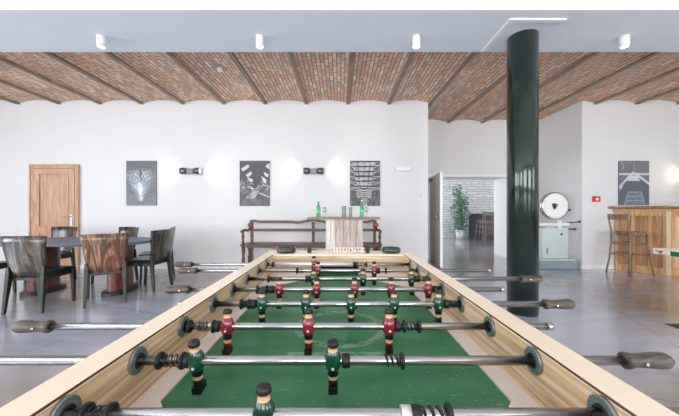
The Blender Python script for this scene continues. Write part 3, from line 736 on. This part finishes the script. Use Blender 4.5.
def p3(u, v):      # machine hall with stacked galleries
    g = .22 + .2 * vnoise(u, v, 18, 2)
    w = .40 - .18 * min(1, v / .6)
    if abs(u - .46) < w and v < .6:
        g = .52 + .25 * vnoise(u, v, 20, 4)
        if (v * 9.2) % 1 < .34: g = .22
        if abs((u - .46)) < .014 or abs(abs(u - .46) - w * .55) < .014: g -= .25
    for s in (-1, 1):
        for q in range(5):
            y = .1 + q * .125
            if seg(u, v, .46 + s * w * 1.05, y, .5 + s * .48, y + .0, .012) or seg(u, v, .46 + s * w, y + .06, .5 + s * .5, y - .05 + .02 * q, .01): g = .66
    if .62 < v < .82:
        if abs(((u - .46) ** 2 * 1.2 + v) * 22 % 1 - .5) < .2 and abs(u - .46) < .25: g = .78
    if v > .82 and abs(u - .46) < .1: g = .55
    if vnoise(u, v, 34, 7) > .8: g += .25
    return (g, g, g * 1.01)
def p4(u, v):      # corridor under a broad roof arch
    g = .44 + .04 * vnoise(u, v, 10) ; col = (g, g * 1.01, g * 1.05)
    if v > .45: g = .36 + .04 * v; col = (g * .92, g * 1.03, g * 1.12)
    def set_(x): return (x * .97, x, x * 1.03)
    if abs(v - .30) < .025 - .01 * abs(u - .5): col = set_(.80)
    if seg(u, v, .5, .27, 1.0, .52, .035) or seg(u, v, .46, .27, 0, .60, .035): col = set_(.84)
    if inpoly(u, v, [(.38, .33), (.6, .33), (.7, .45), (.28, .45)]): col = set_(.82)
    if inpoly(u, v, [(.06, .50), (.2, .45), (.1, .62), (.02, .68)]): col = set_(.74)
    if seg(u, v, .08, .0, .16, .16, .02) or seg(u, v, .16, .16, .1, .2, .02): col = set_(.62)
    if seg(u, v, .5, .05, .5, .28, .015): col = set_(.58)
    if inpoly(u, v, [(.3, .70), (.75, .70), (.88, 1.0), (.16, 1.0)]):
        t = (v - .70) / .3; col = (.50, .53, .56)
        if (t * 3.0) % 1 < .13 or abs(abs(u - .52) - (.22 + .14 * t)) < .015: col = (.66, .74, .80)
        elif vnoise(u, v, 30, 4) > .6: col = (.42, .45, .48)
    return col
def poster(px0, px1, py0, py1, fn, label):
    x0, x1 = PX(px0, YB), PX(px1, YB); z1, z0 = PZ(py0, YB), PZ(py1, YB)
    nx, nz = 60, 90; W, H = x1 - x0, z1 - z0; y = -.022
    vs = [(W * (i / nx - .5), y, H * (j / nz - .5)) for j in range(nz + 1) for i in range(nx + 1)]
    fs = [(j * (nx + 1) + i, j * (nx + 1) + i + 1, (j + 1) * (nx + 1) + i + 1, (j + 1) * (nx + 1) + i) for j in range(nz) for i in range(nx)]
    n0 = len(vs); vs += [(-W / 2, y, -H / 2), (W / 2, y, -H / 2), (W / 2, y, H / 2), (-W / 2, y, H / 2), (-W / 2, 0, -H / 2), (W / 2, 0, -H / 2), (W / 2, 0, H / 2), (-W / 2, 0, H / 2)]
    fs += [(n0, n0 + 4, n0 + 5, n0 + 1), (n0 + 1, n0 + 5, n0 + 6, n0 + 2), (n0 + 2, n0 + 6, n0 + 7, n0 + 3), (n0 + 3, n0 + 7, n0 + 4, n0), (n0 + 4, n0 + 7, n0 + 6, n0 + 5)]
    me = bpy.data.meshes.new('wall_poster'); me.from_pydata(vs, [], fs); me.materials.append(M['print'])
    ca = me.color_attributes.new('Col', 'FLOAT_COLOR', 'CORNER'); k = 0
    for p in me.polygons:
        if p.index < nx * nz:
            j, i = divmod(p.index, nx); c_ = fn((i + .5) / nx, 1 - (j + .5) / nz)
        else: c_ = (.4, .4, .42)
        c_ = lin(tuple(max(0.02, min(1, q)) for q in c_)) + (1,)
        for _ in p.vertices: ca.data[k].color = c_; k += 1
    o = bpy.data.objects.new('wall_poster', me); COL.objects.link(o); o.location = ((x0 + x1) / 2, YB, (z0 + z1) / 2)
    tag(o, label, 'poster', 'black and white posters on the wall')
poster(127, 157, 161, 205.5, p1, 'blue-grey poster of a fan-shaped structure, between the wooden door and a wall lamp')
poster(240, 270, 161, 206, p2, 'black and white poster of a hall with slanted skylights, between the two wall lamps')
poster(350, 380, 161, 206, p3, 'black and white poster of stacked machine galleries, behind the right green bottle')
poster(618, 648, 161, 205, p4, 'blue-grey poster of a roofed corridor above the wooden bar')

# ------------------------------------------------------------------ fittings on walls and ceiling
def sconce(x, z, label, hot):
    t = thing('wall_sconce', label, 'wall lamp', (x, YB, z), 0, 'twin-headed wall lamps')
    MB().box(-.065, .065, -.12, 0, -.05, .045).build('wall_bracket', 'nickel', t, bevel=.006)
    MB().cyl((-.14, -.085, .0), (.14, -.085, .0), .014).cyl((0, -.085, 0), (0, -.04, 0), .014).build('arm', 'chrome', t)
    for s in (-1, 1):
        MB().lathe([(.02, s * .07), (.055, s * .08), (.068, s * .12), (.064, s * .195), (.057, s * .2), (.055, s * .19), (.01, s * .18)], (0, -.085, 0), 'x', 22, cap=False).build('lamp_head', 'nickel', t)
        MB().lathe([(.001, s * .190), (.046, s * .190), (.046, s * .193), (.001, s * .193)], (0, -.085, 0), 'x', 18, smooth=False).build('lamp_glass', 'sconce_glow', t)
        l = bpy.data.lights.new('sconce_light', 'SPOT'); l.energy = hot; l.color = (1, .86, .68); l.spot_size = math.radians(140); l.spot_blend = 1.0; l.shadow_soft_size = .04
        lo = bpy.data.objects.new('sconce_light', l); COL.objects.link(lo); lo.location = (x + s * .21, YB - .13, z)
        d = Vector((s * 1.0, .14, .03)); lo.rotation_euler = d.to_track_quat('-Z', 'Y').to_euler()
HOT = 8
sconce(PX(192.5, YB), PZ(171.5, YB), 'twin chrome wall lamp between the first and second poster', HOT)
sconce(PX(314, YB), PZ(171.5, YB), 'twin chrome wall lamp above the plank table, between second and third poster', HOT)
sconce(PX(693, YB), PZ(175, YB), 'twin chrome wall lamp above the wooden bar', HOT)
for i, (px, nm) in enumerate(((99, 'leftmost white cylinder spotlight under the grey ceiling band'), (259, 'white cylinder spotlight second from the left under the grey ceiling band'),
                (417, 'white cylinder spotlight left of the green column'), (627, 'white cylinder spotlight right of the green column'))):
    x = PX(px, 3.33); y = 3.36
    t = thing('ceiling_spotlight', nm, 'spotlight', (x, y, 3.2), 0, 'cylinder spotlights on the ceiling band')
    MB().lathe([(.042, 0), (.046, -.004), (.046, -.125), (.040, -.125), (.038, -.11)], seg=24, cap=False).build('housing', 'steel_white', t)
    MB().lathe([(.001, -.112), (.039, -.112), (.039, -.108), (.001, -.108)], seg=20, smooth=False).build('lens', 'lamp_glow', t)
    l = bpy.data.lights.new('spot_light', 'SPOT'); l.energy = 12; l.color = (1, .93, .84); l.spot_size = 1.6; l.spot_blend = .8; l.shadow_soft_size = .03
    lo = bpy.data.objects.new('spot_light', l); COL.objects.link(lo); lo.location = (x, y, 3.06)
tag(MB().lathe([(.002, -.05), (.038, -.045), (.048, -.03), (.05, 0)], seg=24).build('smoke_detector', 'steel_white', None, (PX(220, 4.52), 4.52, 3.405)), 'white round smoke detector on the brick vault', 'smoke detector')
e = thing('emergency_light', 'white rectangular emergency light on the wall right of the third poster', 'emergency light', (PX(402.5, YB), YB, PZ(169, YB)))
MB().box(-.16, .16, -.05, 0, -.045, .055).build('housing', 'steel_white', e, bevel=.01)
MB().box(-.14, .14, -.056, -.05, -.03, .02).build('diffuser', 'dial', e)
tag(MB().lathe([(.001, 0), (.045, 0), (.045, -.02), (.03, -.03), (.001, -.03)], axis='y', seg=24).build('thermostat', 'steel_white', None, (PX(419.5, YB), YB, PZ(194.5, YB))), 'small round white thermostat on the wall below the emergency light', 'thermostat')
e = thing('power_socket', 'double white power socket low on the wall behind the rod handles', 'socket', (PX(193.5, YB), YB, PZ(254.5, YB)))
MB().box(-.075, .075, -.012, 0, -.04, .04).build('face_plate', 'steel_white', e, bevel=.004)
for x in (-.037, .037): MB().lathe([(.02, -.013), (.02, -.0125)], (x, 0, 0), 'y', 16).build('outlet_hole', 'door_grey', e)
e = thing('fire_alarm_button', 'red square fire alarm call point on the wall left of the bar', 'fire alarm', (PX(595.5, YB), YB, PZ(199, YB)))
MB().box(-.07, .07, -.04, 0, -.055, .055).build('housing', 'red_plastic', e, bevel=.006)
MB().box(-.03, .03, -.043, -.04, -.03, .02).build('button_panel', 'game_white', e)

# ------------------------------------------------------------------ antique shop scale
s_ = thing('weighing_scale', 'antique mint grey weighing scale with big round dial in the recess', 'scale', (4.44, 6.05, 0), math.radians(0))
MB().box(-.42, .33, -.26, .28, .0, .17).build('base', 'scale_base', s_, bevel=.02)
MB().box(-.38, .29, -.24, .26, .17, .205).build('platform', 'scale_body', s_, bevel=.01)
MB().box(-.34, .20, -.17, .17, .205, .83).build('cabinet', 'scale_body', s_, bevel=.015)
MB().box(-.40, .20, -.2, .2, .87, .93).box(-.2, .1, -.1, .1, .83, .87).build('tray', 'steel_white', s_, bevel=.01)
MB().lathe([(.022, -.18), (.022, -.17)], (.05, 0, .70), 'y', 14).build('keyhole', 'dark_metal', s_)
MB().box(-.25, -.235, -.18, -.168, .3, .42).build('latch', 'dark_metal', s_)
MB().box(-.04, .04, -.19, -.17, .83, .98).build('neck', 'steel_white', s_)
MB().cyl((.2, -.1, .925), (.40, -.18, .95), .012).cyl((.40, -.18, .95), (.42, -.18, .955), .022).build('upper_lever', 'dark_metal', s_)
MB().cyl((.24, -.1, .80), (.33, -.13, .80), .014).cyl((.32, -.13, .80), (.37, -.13, .80), .02).build('lower_lever', 'dark_metal', s_)
d_ = MB().lathe([(.02, .02), (.26, .02), (.285, .0), (.285, -.07), (.275, -.085), (.262, -.085)], (0, 0, 1.275), 'y', 48, cap=False).build('dial_housing', 'chrome', s_)
MB().lathe([(.001, -.078), (.264, -.078), (.264, -.07), (.001, -.07)], (0, 0, 1.275), 'y', 48, smooth=False).build('dial_face', 'dial', s_)
tk = MB()
for i in range(60):
    a = 2 * PI * i / 60; r0 = .225 if i % 5 == 0 else .24
    ca, sa = math.cos(a), math.sin(a); w_ = .003
    tk.add([(r0 * ca - w_ * sa, -.080, 1.275 + r0 * sa + w_ * ca), (r0 * ca + w_ * sa, -.080, 1.275 + r0 * sa - w_ * ca), (.252 * ca + w_ * sa, -.080, 1.275 + .252 * sa - w_ * ca), (.252 * ca - w_ * sa, -.080, 1.275 + .252 * sa + w_ * ca)], [(0, 1, 2, 3)])
tk.build('dial_marks', 'dark_metal', s_)
hb = MB().lathe([(.001, -.105), (.035, -.10), (.05, -.08)], (-.02, 0, 1.28), 'y', 20)
for a in (.4, 2.5, 4.6): hb.box(-.02, 0, -.1, -.08, 1.275, 1.28); hb.leg((-.02 + .02 * math.cos(a), -.09, 1.28 + .02 * math.sin(a)), (-.02 + .075 * math.cos(a), -.09, 1.28 + .075 * math.sin(a)), .04, .012, .03, .012)
hb.build('dial_hub', 'dark_metal', s_)
MB().cyl((.28, 0, 1.18), (.36, 0, 1.19), .022).build('knob', 'dark_metal', s_)

# ------------------------------------------------------------------ wooden bar, stool and game table at right
b_ = thing('bar_counter', 'honey oak panelled bar counter with dark top at right', 'bar counter', (5.92, 5.27, 0))
# outline: wall end, near corner, then along to the right
A = Vector((5.55, 5.84)); B = Vector((5.94, 5.27)); C_ = Vector((7.9, 5.20)); D_ = Vector((7.9, 5.84)); O = Vector((5.92, 5.27))
poly = [tuple(p - O) for p in (A, B, C_, D_)]
MB().prism(poly, .0, 1.21).build('body', 'bar', b_)
def off(P, q, d):  # shift outline outwards
    c0 = Vector((.9, .35)); v = (Vector(P) - c0); return tuple(Vector(P) + v.normalized() * d)
tp = [(A.x - O.x - .15, A.y - O.y), (B.x - O.x - .06, B.y - O.y - .09), (C_.x - O.x + .0, C_.y - O.y - .09), (D_.x - O.x, D_.y - O.y)]
MB().prism(tp, 1.215, 1.262).build('bar_top', 'bar_top', b_, bevel=.008)
tp2 = [(A.x - O.x - .04, A.y - O.y), (B.x - O.x - .03, B.y - O.y - .045), (C_.x - O.x, C_.y - O.y - .045), (D_.x - O.x, D_.y - O.y)]
MB().prism(tp2, 1.17, 1.215).build('moulding', 'bar', b_, bevel=.006)
def face_bar(name, P, Q, t0, t1, z0, z1, mat, proud=.026):
    P, Q = P - O, Q - O; d = (Q - P); u = d.normalized(); n = Vector((u.y, -u.x))
    a = P + d * t0; b = P + d * t1
    pl = [tuple(a), tuple(b), tuple(b + n * proud), tuple(a + n * proud)]
    return MB().prism(pl, z0, z1).build(name, mat, b_, bevel=.003)
for (P, Q, ts) in ((A, B, (0, .33, .66, .93)), (B, C_, (0.03, .33, .66, .97))):
    for i, t in enumerate(ts):
        face_bar('stile', P, Q, t, t + (.07 if P == A else .03), .1, 1.17, 'bar')
    face_bar('rail', P, Q, 0, 1, 1.08, 1.17, 'bar', .028); face_bar('rail', P, Q, 0, 1, .0, .13, 'bar', .03)
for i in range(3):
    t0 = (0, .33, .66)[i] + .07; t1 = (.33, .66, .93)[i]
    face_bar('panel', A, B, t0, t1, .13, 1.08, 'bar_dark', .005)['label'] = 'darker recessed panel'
o = MB().leg((B.x - O.x - .005, B.y - O.y - .01, 0), (B.x - O.x - .005, B.y - O.y - .01, 1.17), .09, .06, .09, .06).build('corner_post', 'bar_pale', b_, bevel=.006)
o = face_bar('panel', B, C_, .04, .33, .14, 1.07, 'bar_pale', .006); o['label'] = 'pale oak front panel'

def make_stool(mat, label, loc, rz, group='bentwood bar stools'):
    t = thing('bar_stool', label, 'bar stool', loc, rz, group)
    # faces +X: backrest at -X
    H = .775
    MB().lathe([(.0, H - .02), (.18, H - .025), (.218, H - .016), (.224, H + .006), (.205, H + .014), (.0, H + .008)], seg=28, cap=False).lathe([(.17, H - .06), (.195, H - .06), (.195, H - .018), (.17, H - .018)], seg=24, cap=False).build('seat', mat, t, (.035, 0, 0))
    for sy in (-1, 1):
        MB().tube([(.27, sy * .19, 0), (.24, sy * .165, .25), (.21, sy * .15, .55), (.19, sy * .14, H - .02)], [.015, .016, .018, .02], 10).build('leg', mat, t)
        MB().tube([(-.25, sy * .20, 0), (-.205, sy * .175, .3), (-.18, sy * .165, .6), (-.18, sy * .165, H), (-.21, sy * .17, .95), (-.24, sy * .175, 1.09)], [.015, .017, .019, .019, .016, .014], 10).build('leg', mat, t)
    for z, r in ((.36, .20), (.56, .185)):
        MB().cyl((r, -r * .85, z), (r, r * .85, z), .010).cyl((-r, -r * .85, z), (-r, r * .85, z), .010).cyl((-r, -r * .9, z + .02), (r, -r * .85, z + .02), .010).cyl((-r, r * .9, z + .02), (r, r * .85, z + .02), .010).build('footrest', mat, t)
    pts = [(-.235 - .03 * math.cos(a * 1.4), .19 * math.sin(a), 0) for a in [(-PI / 2) + PI * i / 14 for i in range(15)]]
    mb = MB()
    for i in range(14):
        (xa, ya, _), (xb, yb, _) = pts[i], pts[i + 1]
        mb.add([(xa, ya, 1.01), (xb, yb, 1.01), (xb, yb, 1.115), (xa, ya, 1.115), (xa - .016, ya, 1.01), (xb - .016, yb, 1.01), (xb - .016, yb, 1.115), (xa - .016, ya, 1.115)],
               [(0, 1, 2, 3), (4, 7, 6, 5), (0, 4, 5, 1), (3, 2, 6, 7), (0, 3, 7, 4), (1, 5, 6, 2)])
    mb.build('backrest', mat, t, bevel=.004)
    return t
make_stool('stool', 'grey-brown wooden bar stool with curved back in front of the bar', (5.385, 5.40, 0), math.radians(6))
g_ = thing('game_table', 'green game table with white label cut off by the right edge', 'game table', (4.3, 2.54, 0), math.radians(3))
MB().box(-.62, .6, -.9, .87, .735, .748).build('tabletop', 'cap', g_)
MB().box(-.612, .59, -.89, .862, .682, .735).build('frame', 'game_green', g_, bevel=.002)
MB().box(-.618, -.612, .70, .866, .684, .733, 0).box(-.612, -.56, .8625, .867, .684, .733).build('label_plate', 'game_white', g_)
lg = MB().prism([(.80, .712), (.838, .718), (.832, .726), (.80, .722), (.77, .726), (.758, .718), (.78, .712), (.772, .700), (.79, .704)], -.622, -.6185, 'yz')
for i in range(6): lg.box(-.622, -.6185, .72 + i * .016, .729 + i * .016, .689, .697, 1)
lg.build('logo', ['dark_metal', 'red_plastic'], g_)
for x, y in ((-.3, .7), (.5, .7), (-.3, -.8), (.5, -.8)): MB().box(x - .03, x + .03, y - .03, y + .03, 0.009, .682).build('leg', 'dark_metal', g_)
tag(MB().box(3.385, 5.0, 1.4, 3.02, 0, .008).build('floor_mat', 'mat'), 'dark grey floor mat at the right edge', 'mat')

# ------------------------------------------------------------------ beyond the opening
pl = thing('potted_plant', 'tall leafy green plant in a white pot by the stone wall', 'plant', (PX(460, 11.9), 11.9, 0))
MB().lathe([(.15, 0), (.185, .38), (.165, .38), (.155, .33)], seg=24).build('pot', 'pot', pl)
stems = []
mb = MB()
for q in range(5):
    a = q * 1.3; p = [(0.03 * math.cos(a), .03 * math.sin(a), .3)]
    for i in range(1, 7): z = .3 + i * (1.95 - .16 * q) / 6; p.append((.03 * math.cos(a) + .12 * math.sin(i * .8 + a) + .02 * i * (q - 2) * .5, .03 * math.sin(a) + .08 * math.cos(i * .7 + a), z))
    mb.tube(p, [.014 - .0015 * i for i in range(7)], 6); stems.append(p)
mb.build('stem', 'stem', pl)
lf = MB()
for i in range(900):
    p = random.choice(stems); k = random.random() ** .8 * 5.9; i0 = int(k); fr = k - i0
    c0 = Vector(p[i0]).lerp(Vector(p[min(i0 + 1, 6)]), fr); a = random.random() * 2 * PI
    R_ = .18 + .09 * math.sin(k * 2.1 + 1)
    dr = Vector((math.cos(a), math.sin(a), random.uniform(-.6, .35))); c1 = c0 + dr * random.uniform(.1, 1) * R_
    L = random.uniform(.08, .16); d2 = Vector((math.cos(a) + random.uniform(-.5, .5), math.sin(a) + random.uniform(-.5, .5), random.uniform(-.9, .1))).normalized()
    sd = d2.cross(Vector((random.uniform(-1, 1), random.uniform(-1, 1), random.uniform(-1, 1)))).normalized() * L * .22
    e1 = c1 + d2 * L; mid = c1.lerp(e1, .45)
    lf.add([c1, mid + sd, e1, mid - sd], [(0, 1, 2, 3)])
lf.build('foliage', 'leaf', pl)
fb = thing('bar_counter', 'dark slate counter in front of the stone wall in the far room', 'bar counter', (6.78, 11.75, 0))
MB().box(-1.38, 1.6, -.25, .4, 0, 1.0).build('body', 'far_bar', fb); MB().box(-1.41, 1.63, -.28, .43, 1.0, 1.045).build('counter_top', 'dark_metal', fb)
proto = make_stool('red_stool', 'red-brown bar stool in the far room, nearest to the doorway', (5.06, 9.7, 0), math.radians(60), 'red-brown stools in the far room')
for (x, y, a, lb_) in ((5.22, 10.35, 80, 'red-brown bar stool in the far room, middle of three'), (5.42, 10.95, 100, 'red-brown bar stool in the far room, closest to the dark counter')):
    c = copy_tree(proto); c.location = (x, y, 0); c.rotation_euler = (0, 0, math.radians(a)); c['label'] = lb_

# ------------------------------------------------------------------ light
def area(loc, rot, sx, sy, e, col=(.93, .96, 1)):
    l = bpy.data.lights.new('window_daylight', 'AREA'); l.shape = 'RECTANGLE'; l.size = sx; l.size_y = sy; l.energy = e; l.color = col
    o = bpy.data.objects.new('window_daylight', l); COL.objects.link(o); o.location = loc; o.rotation_euler = rot
K = 1.0
for p, q, z0, z1 in rear_ops: area(((p + q) / 2, REAR - .3, (z0 + z1) / 2), (PI / 2, 0, 0), q - p, z1 - z0, 340 * K, (.97, .98, 1))
for p, q, z0, z1 in left_ops: area((XL - .3, (p + q) / 2, (z0 + z1) / 2), (PI / 2, 0, -PI / 2), q - p, z1 - z0, 270 * K, (.86, .92, 1))
for p, q, z0, z1 in right_ops: area((XR + .3, (p + q) / 2, (z0 + z1) / 2), (PI / 2, 0, PI / 2), q - p, z1 - z0, 150 * K, (1, .98, .95))
area((1.0, 10.2, 1.7), (PI / 2, 0, -PI / 2), 4, 2.2, 170 * K, (.85, .92, 1))  # area lights added inside the far room; its side walls have no windows
area((9.0, 9.6, 1.7), (PI / 2, 0, PI / 2), 3, 2.2, 120 * K)
w = bpy.data.worlds.new('World'); sc.world = w; w.use_nodes = True
bg = w.node_tree.nodes['Background']; bg.inputs['Color'].default_value = (.75, .85, 1, 1); bg.inputs['Strength'].default_value = 2.0

# ------------------------------------------------------------------ camera
cam = bpy.data.cameras.new('Camera'); co = bpy.data.objects.new('Camera', cam); COL.objects.link(co)
co.location = (0, 0, CAMZ); co.rotation_euler = (PI / 2, 0, 0)
cam.sensor_width = 36; cam.lens = F / 679 * 36; cam.shift_y = 2.0 / 679; cam.shift_x = -.5 / 679; cam.clip_start = .02
sc.camera = co
sc.view_settings.view_transform = 'Standard'; sc.view_settings.look = 'None'; sc.view_settings.gamma = 1; sc.view_settings.use_curve_mapping = False
sc.view_settings.exposure = -.42
sc.cycles.use_denoising = True
sc.cycles.max_bounces = 12; sc.cycles.diffuse_bounces = 6
